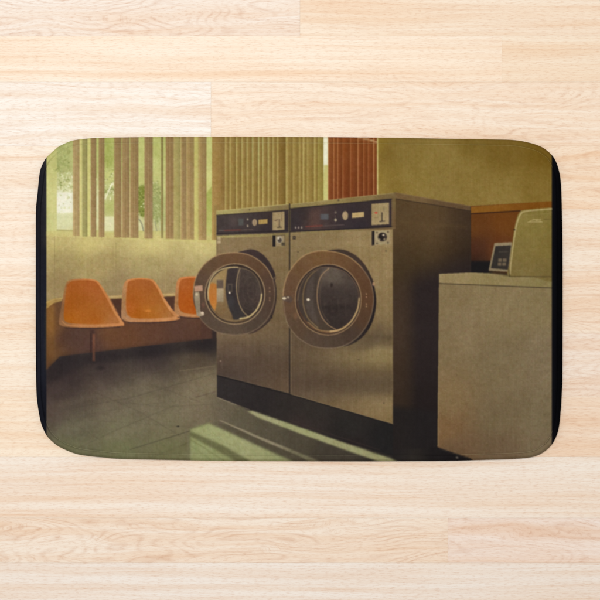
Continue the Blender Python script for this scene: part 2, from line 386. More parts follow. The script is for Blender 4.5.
# --- rust red blind
rx_ = [328, 333.3, 337.2, 342.4, 350, 357.6, 363.3, 367.7, 373.3, 377]
def red(X, Y):
    k = np.clip(np.searchsorted(rx_, X, side='right') - 1, 0, len(rx_) - 2)
    x0 = np.array(rx_)[k]; x1 = np.array(rx_)[k + 1]; t = (X - x0) / (x1 - x0)
    w = np.array([.4, .75, .9, .95, .55, .95, .5, .45, 1])[k] * np.where(k == 3, np.clip((Y - 140) / 40, .3, 1), 1)
    br = np.exp(-((X - x0) / .75) ** 2) * w
    v = np.clip((Y - 140) / 60, 0, 1)
    base = np.stack([134 - 22 * t - 8 * v, 74 - 14 * t - 8 * v, 34 - 10 * t + 0 * v], -1)
    lf = np.clip((342 - X) / 12, 0, 1)[..., None] * np.array((10, 10, 8))
    return (base + lf) * (1 - .7 * br[..., None]) + np.array((206, 158, 104)) * .7 * br[..., None]
poly([(328, 132), (377, 132), (377, 200), (328, 204)], red, blinds_r)
line([(377.5, 140), (377.5, 196)], 1.1, (196, 186, 116), edge_p, alpha=.85)
line([(358, 137.6), (368, 139.5), (376.5, 142)], 1.0, (206, 180, 130), alpha=.8); line([(345, 138), (377, 143.5)], .6, (150, 100, 60), alpha=.5)
poly([(L_, 132), (216, 132), (216, 240), (150, 238), (L_, 234)], (206, 198, 138), alpha=.07, soft=2)
poly([(L_, 132), (80, 132), (80, 238), (L_, 236)], (214, 212, 170), alpha=.10, soft=6)
poly([(L_, 234), (216, 240), (216, 252), (L_, 248)], (206, 196, 124), alpha=.22, soft=4)
# --- lower left wall: rail, panelling
poly([(L_, 307), (60, 299.5), (112, 297), (216, 292.5), (216, 345), (150, 346), (100, 352), (60, 357), (L_, 371)],
     [(50, 330, (124, 86, 42)), (50, 355, (104, 72, 42)), (56, 330, (108, 72, 42)), (63, 335, (74, 52, 46)), (75, 335, (80, 58, 50)), (90, 345, (84, 60, 52)), (110, 333, (104, 70, 46)),
      (130, 338, (100, 66, 44)), (150, 332, (92, 62, 46)), (180, 330, (86, 60, 48)), (205, 330, (84, 58, 46)), (200, 320, (94, 66, 50)), (120, 303, (88, 60, 46)), (80, 325, (82, 60, 48))], wainscot)
poly([(L_, 308.5), (54.5, 302.5), (54.5, 365), (L_, 371)], [(50, 320, (132, 92, 44)), (50, 350, (112, 78, 42)), (48, 366, (90, 62, 40))], wainscot, alpha=.75, soft=1.2)
poly([(L_, 301.5), (54, 298.6), (62, 297.5), (62, 301), (54, 303), (L_, 309)], [(48, 305, (160, 128, 64)), (60, 299, (150, 122, 70))], rail)
line([(L_, 302.5), (54, 299.3), (64, 298)], .7, (182, 160, 96), alpha=.7)
poly([(108, 295.6), (216, 291), (216, 294.6), (108, 299)], (166, 140, 90), rail)
line([(108, 297), (216, 292.6)], 1.0, (188, 164, 108), alpha=.8); line([(108, 299.6), (216, 295)], .9, (96, 70, 48), alpha=.8)
# --- floor
poly([(L_, 370), (60, 356.5), (100, 351.5), (150, 345.5), (216.5, 338), (440, 400), (440, 447), (475, 462), (480, 470), (L_, 470)],
     [(50, 375, (58, 48, 46)), (62, 362, (50, 44, 45)), (100, 356, (54, 46, 46)), (150, 351, (46, 40, 42)), (205, 344, (44, 38, 38)), (56, 392, (70, 58, 54)), (56, 412, (86, 74, 64)),
      (70, 375, (58, 48, 46)), (100, 372, (66, 56, 52)), (100, 388, (88, 76, 66)), (150, 365, (68, 58, 54)), (150, 380, (98, 88, 72)), (200, 362, (84, 72, 58)), (205, 380, (118, 107, 82)),
      (110, 405, (106, 97, 78)), (150, 400, (110, 102, 80)), (195, 400, (118, 108, 84)), (70, 430, (98, 94, 74)), (70, 448, (104, 104, 74)), (120, 430, (112, 108, 82)), (120, 452, (106, 108, 74)),
      (170, 425, (112, 106, 80)), (170, 450, (104, 104, 70)), (200, 412, (112, 102, 80)), (225, 408, (100, 92, 74)), (240, 420, (90, 84, 66)), (300, 440, (76, 70, 56)), (330, 450, (66, 60, 50)), (270, 425, (84, 78, 62)),
      (400, 456, (46, 42, 38)), (440, 458, (30, 27, 27))], floor_p)
poly([(L_, 370), (60, 356.5), (100, 351.5), (150, 345.5), (216.5, 338), (216.5, 349), (150, 357), (90, 364), (L_, 384)], (42, 37, 38), floor_p, alpha=.6, soft=2.2)
line([(62, 410), (130, 398), (216, 373)], .8, (70, 62, 52), alpha=.35); line([(118, 402), (165, 407), (216, 404)], .7, (84, 76, 62), alpha=.35)
line([(130, 449.5), (190, 431)], .9, (66, 62, 48), alpha=.55); line([(52, 423), (100, 412), (165, 402)], .8, (82, 74, 62), alpha=.3)
line([(100, 421), (190, 427)], .7, (86, 82, 62), alpha=.3); line([(180, 371), (215, 366)], 1.2, (128, 116, 90), alpha=.4); line([(55, 440), (120, 456)], .7, (84, 84, 60), alpha=.35)
line([(196, 397), (215, 392)], 1, (88, 70, 62), alpha=.5); ellipse(178, 426.3, 1.6, .7, (48, 44, 36), alpha=.85)
ellipse(100, 368, 5, 2, (36, 32, 34), alpha=.5, soft=1)
for q in ([(60, 432), (130, 410), (214, 386)], [(80, 446), (150, 424), (188, 412)], [(120, 396), (170, 384), (215, 372)], [(60, 404), (110, 392), (160, 382)]):
    line(q, 5, (124, 116, 92), alpha=.22, soft=2.2)
for q in ([(52, 395), (120, 382), (200, 362)], [(150, 458), (190, 442)], [(70, 452), (112, 432), (178, 404)], [(95, 392), (140, 412), (180, 436)], [(150, 384), (200, 402)], [(60, 415), (100, 440)]):
    line(q, .8, (72, 66, 52), alpha=.3, soft=.3)
line([(202, 322), (202, 342)], 1.2, (64, 46, 40), alpha=.7, soft=.3)
# --- sunlight on the floor
SG = tone([(205, 430, (152, 170, 104)), (225, 440, (156, 172, 108)), (250, 448, (156, 168, 108)), (280, 458, (142, 156, 96)), (195, 450, (136, 160, 92)), (215, 457, (134, 156, 90))], (.92, .91, .95))
poly([(190.4, 429.4), (208.7, 423.2), (225, 430.5), (262, 447.5), (297, 463), (190.6, 463)], SG, sunpatch, soft=1.0)
poly([(190, 431.5), (197, 434), (222, 445), (249, 460), (252, 464), (240, 464), (216, 450), (190, 436)], (92, 92, 60), floor_p, alpha=.85, soft=1.0)
line([(190.8, 440), (203, 447), (226, 462)], 1.0, (104, 112, 66), alpha=.6, soft=.3); line([(190.8, 446), (210, 459)], .9, (108, 120, 72), alpha=.5, soft=.3)
poly([(228, 424), (300, 455), (320, 464), (300, 464), (262, 446), (212, 423)], (78, 72, 55), alpha=.55, soft=1.2)
poly([(218.3, 420), (221, 420.3), (262, 437.5), (300, 453), (322, 462), (314, 464), (298, 455.5), (260, 439.5)], [(222, 421, (142, 132, 106)), (260, 438, (138, 130, 104)), (310, 458, (112, 108, 82))], sunpatch, alpha=.9, soft=.35)
# --- top loader on the right
poly([(437.5, 275.5), (439.5, 274), (470, 272.6), (R_, 275.8), (R_, 465), (480, 465), (470, 458.5), (437.3, 447)],
     tone([(445, 300, (126, 110, 74)), (500, 300, (130, 115, 78)), (545, 300, (126, 112, 74)), (445, 340, (120, 104, 70)), (460, 330, (128, 112, 78)), (500, 360, (118, 104, 72)), (545, 360, (122, 108, 78)),
      (445, 400, (124, 104, 68)), (445, 430, (120, 94, 60)), (455, 450, (104, 82, 56)), (500, 420, (112, 98, 68)), (500, 448, (106, 88, 62)), (545, 420, (116, 104, 74)), (545, 448, (116, 102, 74))], (.995, .99, 1.02)), loader)
poly([(437.5, 275.5), (439.5, 274), (470, 272.6), (R_, 275.8), (R_, 287.6), (439, 283.2)], [(450, 278, (140, 124, 84)), (500, 280, (134, 120, 78)), (548, 282, (128, 116, 72))], loader)
line([(438.5, 283.4), (R_, 287.9)], .9, (64, 54, 38), alpha=.9); line([(440, 274.4), (471, 273.2), (R_, 276.2)], .8, (160, 146, 100), alpha=.6)
line([(438.2, 276), (438.2, 446)], .9, (150, 134, 92), alpha=.35)
ellipse(430, 452, 8, 4, (30, 27, 27), alpha=.6, soft=2)
lid = part('lid', loader); key = part('keypad', loader)
poly([(488, 273), (510, 276.2), (510, 273), (490, 270)], (58, 46, 30), alpha=.8, soft=.5)
poly([(488.6, 270.6), (494.4, 243), (512, 242.2), (509, 272)], [(495, 245, (138, 125, 94)), (492, 268, (128, 115, 86))], key)
poly([(490.9, 268.2), (495.4, 246), (511, 245.2), (508, 269.6)], [(497, 252, (46, 43, 40)), (504, 252, (56, 50, 44)), (500, 266, (52, 47, 42))], key)
for kx in range(2):
    for ky in range(2): rect(498.2 + kx * 4.6 - ky * .5, 258.6 + ky * 4, 501.8 + kx * 4.6 - ky * .5, 261.8 + ky * 4, (112, 98, 76), alpha=.85)
line([(499, 252), (508, 251.6)], 1.2, (76, 70, 60), alpha=.6)
curve([(508.6, 276), (509.6, 262), (513.5, 234), (516, 221), (519, 213), (525, 209.8), (R_, 207.6), (R_ + 6, 207.6), (R_ + 6, 276.6), (530, 276.4)],
      [(520, 225, (126, 112, 56)), (545, 222, (122, 108, 52)), (520, 250, (120, 105, 54)), (545, 250, (122, 106, 52)), (515, 270, (118, 103, 58)), (545, 270, (116, 101, 56))], lid)
rect(R_, 200, 570, 290, BLK, margin_r)
line([(510, 274), (511, 262), (514.8, 234), (517.6, 221), (520.6, 214.2), (526, 211.2), (R_ - .2, 208.8)], 1.3, (176, 162, 112), lid, alpha=.8, smooth=True)
line([(509, 270), (509.6, 276)], 1.0, (54, 44, 28), alpha=.6); ellipse(514.4, 229.8, 1.0, .8, (56, 44, 30)); line([(509, 276.5), (R_, 276.8)], .8, (70, 58, 36), alpha=.7)
line([(528, 222.4), (533, 219.8), (541, 219.4)], .8, (170, 156, 104), alpha=.85); line([(529, 222), (542, 222)], 1.0, (168, 154, 102), alpha=.7); line([(536, 220.6), (541, 221.2)], .9, (180, 166, 112), alpha=.6)
line([(544, 219.6), (R_, 219)], .6, (92, 80, 40), alpha=.6); line([(522, 216), (R_, 213)], .6, (140, 126, 72), alpha=.5)

# --- chairs
def chair(pid, dx, dy, pts, inner, cols, rimcol, shade):
    curve([(x + dx, y + dy) for x, y in pts], shade, pid)
    curve([(x + dx, y + dy) for x, y in inner], cols, pid)
legs = part('chair_leg', chair_a)
rect(90.2, 330, 94.8, 352, (66, 46, 42), legs, alpha=.6, soft=.4); rect(92.4, 334, 95, 361, [(93.5, 340, (112, 74, 56)), (93.5, 358, (88, 60, 50))], legs); line([(91, 334), (91, 352)], .9, (54, 38, 36), legs)
OR1 = tone([(72, 285, (176, 98, 34)), (90, 285, (178, 98, 38)), (80, 300, (168, 94, 26)), (68, 305, (172, 94, 24)), (70, 318, (182, 104, 22)), (90, 315, (176, 102, 30)), (105, 310, (176, 108, 42)), (100, 295, (180, 106, 44)), (112, 321, (184, 122, 62)), (95, 322, (192, 112, 34))], (.89, .87, .95))
curve([(59, 321.5), (62, 303), (65, 287), (67.5, 281.5), (74, 279.3), (85, 278.6), (94, 279.6), (99, 282.4), (104, 290), (111, 301.5), (117, 313), (124.2, 324), (120, 326), (100, 327.3), (80, 327.4), (66, 326.8), (60.5, 325)],
      [(62, 310, (120, 84, 54)), (64, 295, (148, 100, 56)), (61, 322, (140, 100, 64)), (80, 327, (172, 115, 66)), (110, 326.5, (182, 124, 74)), (98, 282, (190, 120, 62)), (118, 318, (190, 126, 72))], chair_a)
curve([(64, 318), (64.6, 304), (66.6, 288), (69, 283), (75, 280.8), (86, 280.2), (94, 281.2), (98, 284), (102.5, 291), (109, 302.5), (114.5, 313.5), (119.5, 322.4), (112, 323.6), (95, 324.2), (78, 323.8), (67.5, 322.4)], OR1, chair_a)
line([(62, 321), (68, 325.2), (85, 326), (105, 325.6), (122, 324.4)], 1.0, (190, 130, 78), alpha=.55, smooth=True); line([(99, 283), (105, 291), (112, 302.5), (118, 314)], 1.1, (186, 122, 68), alpha=.4, smooth=True)
line([(68, 281.6), (76, 279.8), (88, 279.2), (96, 281)], .9, (190, 128, 74), alpha=.4, smooth=True)
line([(65, 327.6), (90, 328.6), (120, 327)], 1.2, (58, 42, 40), alpha=.6)
OR2 = tone([(130, 284, (186, 104, 40)), (148, 284, (184, 106, 46)), (135, 297, (186, 102, 30)), (130, 308, (196, 102, 34)), (135, 315, (192, 106, 24)), (148, 311, (206, 124, 36)), (150, 300, (182, 104, 34)), (160, 308, (186, 118, 42)), (160, 300, (184, 110, 44)), (170, 316, (190, 128, 66)), (155, 317, (198, 118, 38))], (.85, .85, .95))
curve([(121.4, 317), (121.6, 305), (123, 288), (125.5, 281.5), (130, 279), (140, 278), (150, 278.8), (155, 281.5), (160, 289), (166, 300), (172, 309), (180, 317), (176, 320), (160, 321.6), (140, 322), (129, 321.8), (124, 320)],
      [(123, 300, (158, 118, 76)), (123, 315, (160, 120, 84)), (140, 321, (174, 122, 78)), (172, 319, (186, 128, 78)), (155, 283, (194, 130, 74)), (168, 304, (196, 134, 80)), (140, 278.5, (196, 124, 66))], chair_b)
curve([(126.4, 312), (126, 300), (126.8, 287), (128.6, 281.8), (134, 280), (142, 279.4), (150, 280.4), (153.6, 283), (158, 290), (163.6, 301), (168.6, 309.5), (174, 316.2), (165, 317.6), (148, 318.6), (134, 318), (129, 316)], OR2, chair_b)
line([(124, 316.5), (130, 320.4), (142, 320.6), (160, 320), (177, 317.6)], 1.0, (194, 138, 86), alpha=.55, smooth=True); line([(127.6, 282), (126, 296), (126.4, 310), (130, 316.6)], .8, (190, 128, 74), alpha=.4, smooth=True)
line([(128, 322.8), (150, 323.2), (176, 321.2)], 1.2, (60, 44, 42), alpha=.6)
ellipse(148, 310.8, 3.2, .9, (220, 140, 62), alpha=.6, soft=.5)
OR3 = tone([(182, 283, (192, 100, 34)), (194, 282, (196, 98, 28)), (184, 298, (194, 92, 22)), (194, 300, (194, 88, 16)), (184, 310, (200, 98, 24)), (198, 310, (196, 92, 18))], (.84, .88, 1.15))
curve([(174.6, 311), (175, 298), (176.4, 284), (179, 278.6), (184, 276.8), (194, 276.2), (206, 276.5), (214, 280), (216.2, 300), (216, 316), (200, 317.2), (186, 316.8), (178, 315)],
      [(176, 300, (156, 112, 70)), (178, 312, (168, 122, 80)), (196, 316, (178, 122, 74)), (186, 277, (196, 122, 66))], chair_c)
curve([(178.6, 306), (178.4, 296), (179.4, 284), (182, 279.6), (188, 278.2), (198, 277.8), (210, 279), (215, 290), (215.5, 312), (204, 314), (190, 314), (182, 311.6)], OR3, chair_c)
line([(178, 309), (182, 313.8), (190, 315.2), (206, 315.4)], 1.0, (194, 136, 84), alpha=.55, smooth=True)
line([(178, 317.4), (200, 318.6)], 1.2, (58, 42, 40), alpha=.6)
poly([(111.8, 299.8), (121.6, 299.4), (121.2, 318), (120.6, 317.4), (117, 310)], (78, 52, 40), wainscot); poly([(163.5, 297.2), (174.4, 296.8), (173.8, 309), (171.5, 307)], (80, 54, 42), wainscot)
rect(201, 316, 216.4, 338, (80, 56, 46), wainscot); rect(212, 322, 216.4, 341, (52, 42, 40), wainscot, soft=.8)

# --- the two front loaders
GREY = (np.eye(3) * .92 + .08 * np.array((.3, .59, .11))[:, None]).astype(np.float32)
def greyed(cols): return [(x, y, tuple(np.array(c, np.float32) @ GREY)) for x, y, c in cols]
def steel(ys, left, right, x0, x1):
    L = np.array(left, np.float32); Rr = np.array(right, np.float32); brush = value_noise(HH, WW, SS * 70, SS * .8, 41) * 1.6 + value_noise(HH, WW, SS * 5, SS * 60, 42) * 1.3
    def f(X, Y):
        t = np.clip((X - x0) / (x1 - x0), 0, 1); t = (t * t * (3 - 2 * t))[..., None]
        a = np.stack([np.interp(Y, ys, L[:, i]) for i in range(3)], -1); b = np.stack([np.interp(Y, ys, Rr[:, i]) for i in range(3)], -1)
        iy = np.clip(((Y[:, :1] - Y0) * SS).astype(int), 0, HH - 1); ix = np.clip(((X[:1] - X0) * SS).astype(int), 0, WW - 1)
        return (a * (1 - t) + b * t) * np.array((.985, .97, .98), np.float32) @ GREY + brush[iy, ix][..., None] * 1.25
    return f
STEEL_A = steel([232, 246, 265, 300, 328, 338, 348, 362, 376, 393],
    [(134, 116, 78), (134, 115, 77), (130, 110, 75), (124, 105, 73), (118, 98, 70), (112, 94, 69), (100, 83, 64), (88, 73, 59), (80, 67, 57), (80, 66, 55)],
    [(134, 115, 74), (130, 111, 71), (124, 105, 68), (116, 98, 65), (112, 94, 65), (108, 91, 64), (98, 82, 61), (92, 76, 58), (94, 77, 58), (98, 80, 58)], 217, 289)
STEEL_B = steel([228, 240, 256, 285, 312, 328, 337, 344, 351, 361, 372, 382, 391, 397, 404, 424],
    [(128, 110, 72), (132, 114, 74), (128, 110, 71), (120, 102, 68), (112, 94, 65), (104, 86, 61), (98, 81, 59), (96, 80, 58), (100, 83, 60), (98, 82, 59), (92, 76, 56), (88, 72, 55), (92, 76, 57), (98, 82, 60), (106, 88, 62), (108, 90, 62)],
    [(140, 121, 76), (145, 125, 79), (145, 125, 79), (138, 118, 75), (130, 111, 70), (116, 98, 64), (98, 83, 57), (108, 92, 61), (134, 118, 74), (130, 114, 71), (106, 90, 61), (96, 81, 57), (100, 85, 59), (120, 103, 68), (132, 113, 73), (128, 108, 68)], 292, 392)
# dark side of the right machine
def sstep(a, b, v):
    t = np.clip((v - a) / (b - a), 0, 1); return t * t * (3 - 2 * t)
def side(X, Y):
    c = np.array((84, 66, 42), np.float32) + sstep(395, 430, X)[..., None] * np.array((3, 2, 1)) + sstep(430, 470, X)[..., None] * np.array((-24, -20, -9))
    c = c * (1 - .22 * sstep(225, 270, Y))[..., None]
    d = sstep(258, 292, Y + (X - 415) * .3) * sstep(396, 420, X)
    c = c * (1 - d)[..., None] + np.array((44, 36, 35), np.float32) * d[..., None]
    e = sstep(268, 300, Y) * (1 - d)
    c = c * (1 - .55 * e)[..., None] + np.array((64, 49, 43), np.float32) * (.55 * e)[..., None]
    g = sstep(330, 430, Y); c = c * (1 - .22 * g)[..., None]
    h = sstep(402, 412, Y - (X - 400) * .12) * .85
    return c * (1 - h)[..., None] + np.array((34, 31, 31), np.float32) * h[..., None]
poly([(392, 193), (395.5, 192.2), (470.6, 206), (471, 272.6), (439, 274), (437.3, 453), (392, 457)], side, washer_b)
poly([(395.5, 192.2), (470.6, 206), (470.6, 210.6), (395.5, 198.4)], [(400, 195, (110, 88, 56)), (460, 207, (94, 74, 50))], washer_b)
line([(395.5, 198.8), (470.6, 211)], .8, (54, 42, 32), alpha=.8); line([(396, 192.6), (470.4, 206.4)], .7, (136, 112, 74), alpha=.5); line([(470.4, 207), (470.6, 262)], 1.0, (52, 42, 34), alpha=.6)
line([(400, 222), (466, 227)], 2.5, (100, 80, 50), alpha=.25, soft=1)
poly([(392, 450), (437, 447), (470, 458), (478, 465), (392, 465)], [(400, 455, (36, 33, 32)), (440, 455, (30, 27, 27)), (450, 460, (26, 23, 24)), (410, 460, (44, 40, 36))], floor_p)
ellipse(457, 457.4, 1.4, .7, (128, 120, 106), alpha=.8)
line([(440, 449), (470, 459)], .7, (70, 62, 52), alpha=.5)
# plinths
pl_a = part('plinth', washer_a); pl_b = part('plinth', washer_b)
PLC = tone([(225, 385, (44, 40, 40)), (260, 400, (40, 36, 36)), (285, 410, (42, 38, 36)), (310, 412, (44, 40, 37)), (350, 430, (38, 36, 34)), (385, 440, (30, 29, 29)), (300, 425, (50, 42, 40)), (350, 446, (36, 30, 30))], (1.12, 1.12, 1.1))
poly([(217, 373), (289.6, 392), (289.6, 425), (250, 411), (217, 396.8)], PLC, pl_a)
poly([(289.6, 392), (393, 422), (393, 456), (340, 441), (289.6, 425)], PLC, pl_b)
line([(217, 397.3), (250, 410)], .9, (136, 124, 98), alpha=.55); line([(219, 398), (236, 404.5)], .8, (160, 146, 118), alpha=.35)
line([(289.6, 420), (330, 434), (380, 450)], .8, (66, 54, 48), alpha=.45)
# sun strip along the plinth
poly([(247.5, 411.5), (252, 410.6), (300, 427.2), (345, 443), (391, 458.5), (403, 464), (386, 464), (340, 448), (298, 432.8), (258, 417.5)],
     [(252, 413, (150, 150, 110)), (300, 430, (146, 152, 104)), (345, 446, (146, 146, 104)), (395, 461, (140, 142, 98))], sunpatch, soft=.6)
# cabinets
poly([(216.4, 235), (289.2, 232), (289.2, 393.2), (217.2, 374.6)], STEEL_A, washer_a)
poly([(290.2, 231.8), (392.6, 227), (392.6, 423.8), (290.2, 394.2)], STEEL_B, washer_b)
line([(217, 374.4), (289, 393.2)], .7, (128, 110, 84), alpha=.35); line([(290.5, 394), (392.6, 423.8)], .8, (148, 130, 94), alpha=.4)
line([(217, 375.5), (289.4, 394.4), (392.6, 424.8)], .9, (26, 24, 25), alpha=.7)
poly([(216.3, 211), (289.4, 204), (289.4, 236), (216.3, 238)], [(225, 212, (156, 146, 90)), (255, 209, (142, 128, 80)), (285, 206, (122, 106, 68))], washer_a)
poly([(289.8, 204.4), (393, 192.8), (395.6, 192.3), (395.6, 229), (289.8, 234)], [(295, 207, (132, 118, 72)), (330, 203, (138, 122, 74)), (360, 199, (124, 108, 66)), (392, 197, (112, 94, 60)), (394, 222, (104, 82, 54))], washer_b)
line([(216.4, 211), (289.4, 204.2)], .8, (178, 170, 108), alpha=.7); line([(290, 204.6), (393, 193)], .8, (158, 144, 92), alpha=.6)
ellipse(249.5, 209.8, .8, .9, (92, 78, 50), alpha=.8); ellipse(338.5, 200.3, 1, 1, (80, 64, 44), alpha=.85)
pan_a = part('control_panel', washer_a); pan_b = part('control_panel', washer_b)
poly([(216.6, 215.4), (288.4, 210), (288.4, 232.8), (216.6, 235.6)], [(222, 225, (66, 58, 56)), (235, 220, (76, 66, 62)), (250, 222, (66, 58, 56)), (270, 215, (62, 52, 48)), (285, 222, (52, 44, 46)), (270, 230, (56, 48, 50)), (240, 232, (64, 54, 54))], pan_a)
line([(216.6, 215.4), (288.4, 210)], 1.0, (50, 42, 40), alpha=.8); line([(216.6, 235), (288.4, 232.3)], .9, (96, 84, 66), alpha=.6); line([(216.6, 233.6), (288.4, 231)], .9, (40, 35, 36), alpha=.8)
poly([(290.6, 208.6), (391.6, 199), (391.6, 227.2), (290.6, 232.4)], [(297, 222, (52, 46, 48)), (305, 215, (52, 46, 46)), (313, 218, (88, 66, 58)), (316, 224, (84, 62, 56)), (325, 222, (64, 54, 54)), (345, 222, (56, 48, 50)), (366, 215, (56, 47, 46)), (391, 215, (58, 48, 48)), (360, 226, (50, 44, 48))], pan_b)
line([(290.6, 208.8), (391.8, 199)], 1.1, (44, 38, 38), alpha=.9); line([(290.6, 231.6), (392, 226.6)], 1.2, (40, 35, 37), alpha=.9); line([(290.6, 233), (395, 227.9)], .7, (120, 104, 76), alpha=.5)
line([(392.2, 199), (392.2, 227)], .7, (104, 86, 62), alpha=.8)
line([(289.6, 204), (289.6, 393.6)], 1.3, (44, 37, 34), alpha=.9); line([(291, 234), (291, 392)], .6, (156, 138, 98), alpha=.3); line([(216.7, 236), (216.9, 374)], .7, (96, 82, 60), alpha=.6)
line([(392.6, 228), (392.8, 424)], .9, (150, 130, 88), alpha=.35)
# panel details: lamps, dial, label, card reader plate
def details(k, e):
    m = (lambda u, v: (216.6 + u * 71.8, 215.4 - 5.4 * u + v * (20.2 + 2.6 * u))) if k == 0 else (lambda u, v: (290.6 + u * 101, 208.6 - 9.6 * u + v * (23.8 + 4.4 * u)))
    return m
line([(225, 230.6), (240, 229.8)], 1.6, (118, 62, 52), alpha=.55); line([(241, 230), (253, 229.4)], .9, (116, 98, 86), alpha=.5); line([(219, 230.6), (224, 230.4)], .9, (120, 106, 92), alpha=.5)
rect(238.6, 218.6, 243.4, 225.6, (84, 88, 84), alpha=.7, soft=.3); rect(231, 218, 237, 226, (86, 74, 70), alpha=.4, soft=.8)
ellipse(247.6, 219.4, .9, 1.1, (150, 138, 116), alpha=.9); ellipse(247.6, 225.8, .9, 1.2, (158, 146, 122), alpha=.9)
ellipse(254.6, 222.4, 2.4, 3.5, (154, 134, 104), pan_a); line([(254.6, 219.5), (254.6, 225)], .5, (120, 102, 80), alpha=.7)
poly([(258.4, 219.8), (267.6, 219), (267.6, 223.6), (258.4, 224.4)], (164, 138, 78), pan_a); line([(260.5, 219.6), (260.5, 224.2)], .6, (120, 96, 46), alpha=.6); line([(263.5, 219.6), (263.5, 224)], .6, (140, 112, 54), alpha=.5)
poly([(272.4, 212.4), (284.6, 211.4), (284.6, 229.8), (272.4, 230.4)], [(275, 215, (148, 130, 92)), (282, 227, (154, 136, 98))], pan_a)
line([(279.4, 219.5), (279.4, 227)], .9, (62, 52, 44), alpha=.85); line([(277.4, 227.4), (281.4, 227.2)], .9, (58, 48, 40), alpha=.85); line([(275, 220.8), (277.6, 219.6)], 1.0, (96, 78, 60), alpha=.8); line([(281.6, 214.6), (281.6, 221)], .5, (90, 76, 58), alpha=.6)
rect(320.6, 214, 328.4, 219.6, (82, 86, 86), pan_b, soft=.5); rect(309.5, 210, 320, 227, (96, 72, 62), alpha=.3, soft=1.2)
ellipse(335.6, 212.4, 1.2, 1.3, (108, 98, 86), alpha=.9); ellipse(335.6, 220, 1.3, 1.7, (154, 142, 116), alpha=.95); ellipse(335.2, 216, .7, .7, (96, 84, 76), alpha=.7)
ellipse(345.2, 215.6, 2.9, 4.5, (152, 134, 98), pan_b); ellipse(345.2, 215.6, 1.6, 3, (166, 146, 108), alpha=.5)
poly([(352, 212.9), (364, 211.8), (364, 216.9), (352, 218)], (176, 154, 102), pan_b)
line([(354, 215.6), (362, 214.8)], .6, (150, 126, 78), alpha=.5)
poly([(371.6, 203.9), (389, 202.6), (389, 224.2), (371.6, 225.2)], [(375, 208, (146, 128, 88)), (386, 220, (158, 140, 100))], pan_b)
ellipse(376, 212.8, 1.5, 1.0, (176, 70, 52)); line([(382, 212.6), (382, 221.4)], .9, (48, 42, 38), alpha=.95); line([(379.6, 221.6), (384.6, 221.2)], .9, (48, 42, 38), alpha=.9); line([(384, 206.4), (384, 212)], .5, (84, 70, 54), alpha=.7); line([(374, 217.6), (378, 217.3)], .5, (110, 94, 68), alpha=.6)
line([(306, 226.6), (322, 225.6)], 1.5, (128, 62, 52), alpha=.6); line([(323, 226), (344, 224.8)], .9, (112, 96, 90), alpha=.5)
for q in (295.6, 298.6, 301.6): ellipse(q, 227.6, .8, 1.1, (152, 140, 124), alpha=.75)
# coin locks and hinges
lock_a = part('coin_lock', washer_a); lock_b = part('coin_lock', washer_b)
poly([(272.6, 235.4), (284.6, 234.8), (284.6, 246), (272.6, 246.6)], (140, 124, 90), lock_a); rect(272.6, 235.2, 275.4, 246.4, (34, 30, 31), lock_a)
ellipse(279.4, 239.6, 3.6, 3.7, (150, 140, 116), lock_a); ellipse(279.8, 240.4, 2.0, 2.2, (78, 70, 62)); ellipse(278.4, 238.4, 1.0, 1.1, (196, 188, 166)); rect(281.6, 242.6, 284.4, 245.6, (60, 52, 44), alpha=.8); line([(276, 235.6), (284, 235.2)], .7, (70, 60, 48), alpha=.7); line([(284.8, 235), (284.8, 246)], .6, (66, 56, 44), alpha=.7)
poly([(371.8, 231.2), (374.8, 231), (374.8, 245), (371.8, 245.2)], (36, 31, 31), lock_b); poly([(374.6, 231), (389.8, 230.2), (389.8, 244.2), (374.6, 245)], [(378, 233, (160, 146, 110)), (387, 242, (146, 131, 96))], lock_b)
ellipse(382.4, 237, 4.6, 4.6, (60, 52, 46)); ellipse(381.6, 236.6, 2.6, 3.2, (38, 33, 31)); ellipse(383.4, 235, 1.2, .9, (184, 172, 146)); ellipse(384.4, 239.4, 1.0, 1.2, (128, 116, 94)); ellipse(379.6, 239.6, .8, 1.0, (150, 138, 114), alpha=.8)
for q in ((377, 232.6), (388, 232), (388, 242.6), (377, 243.4)): ellipse(q[0], q[1], .9, .9, (92, 80, 60))
rect(217.2, 237, 220.8, 243.6, (166, 150, 112)); line([(217.2, 240), (220.8, 240)], .6, (110, 96, 70), alpha=.8); rect(292.8, 236, 295.8, 239.4, (62, 54, 46)); ellipse(294.2, 237.4, .6, .6, (110, 96, 74))
for q in ((316.6, 351.6), (358.6, 359.8), (383.8, 403), (386, 251), (298, 252)): ellipse(q[0], q[1], .9, .9, (80, 66, 48), alpha=.6)
ellipse(220.5, 361, .9, .7, (142, 126, 104), alpha=.7)

def door(wid, cx, cy, rx, ry, gx, gy, tx, ty, tone, handle):
    d = part('door', wid); g = part('door_glass', wid)
    return d, g
door_a = part('door', washer_a); glass_a = part('door_glass', washer_a); hand_a = part('door_handle', washer_a)
door_b = part('door', washer_b); glass_b = part('door_glass', washer_b); hand_b = part('door_handle', washer_b)
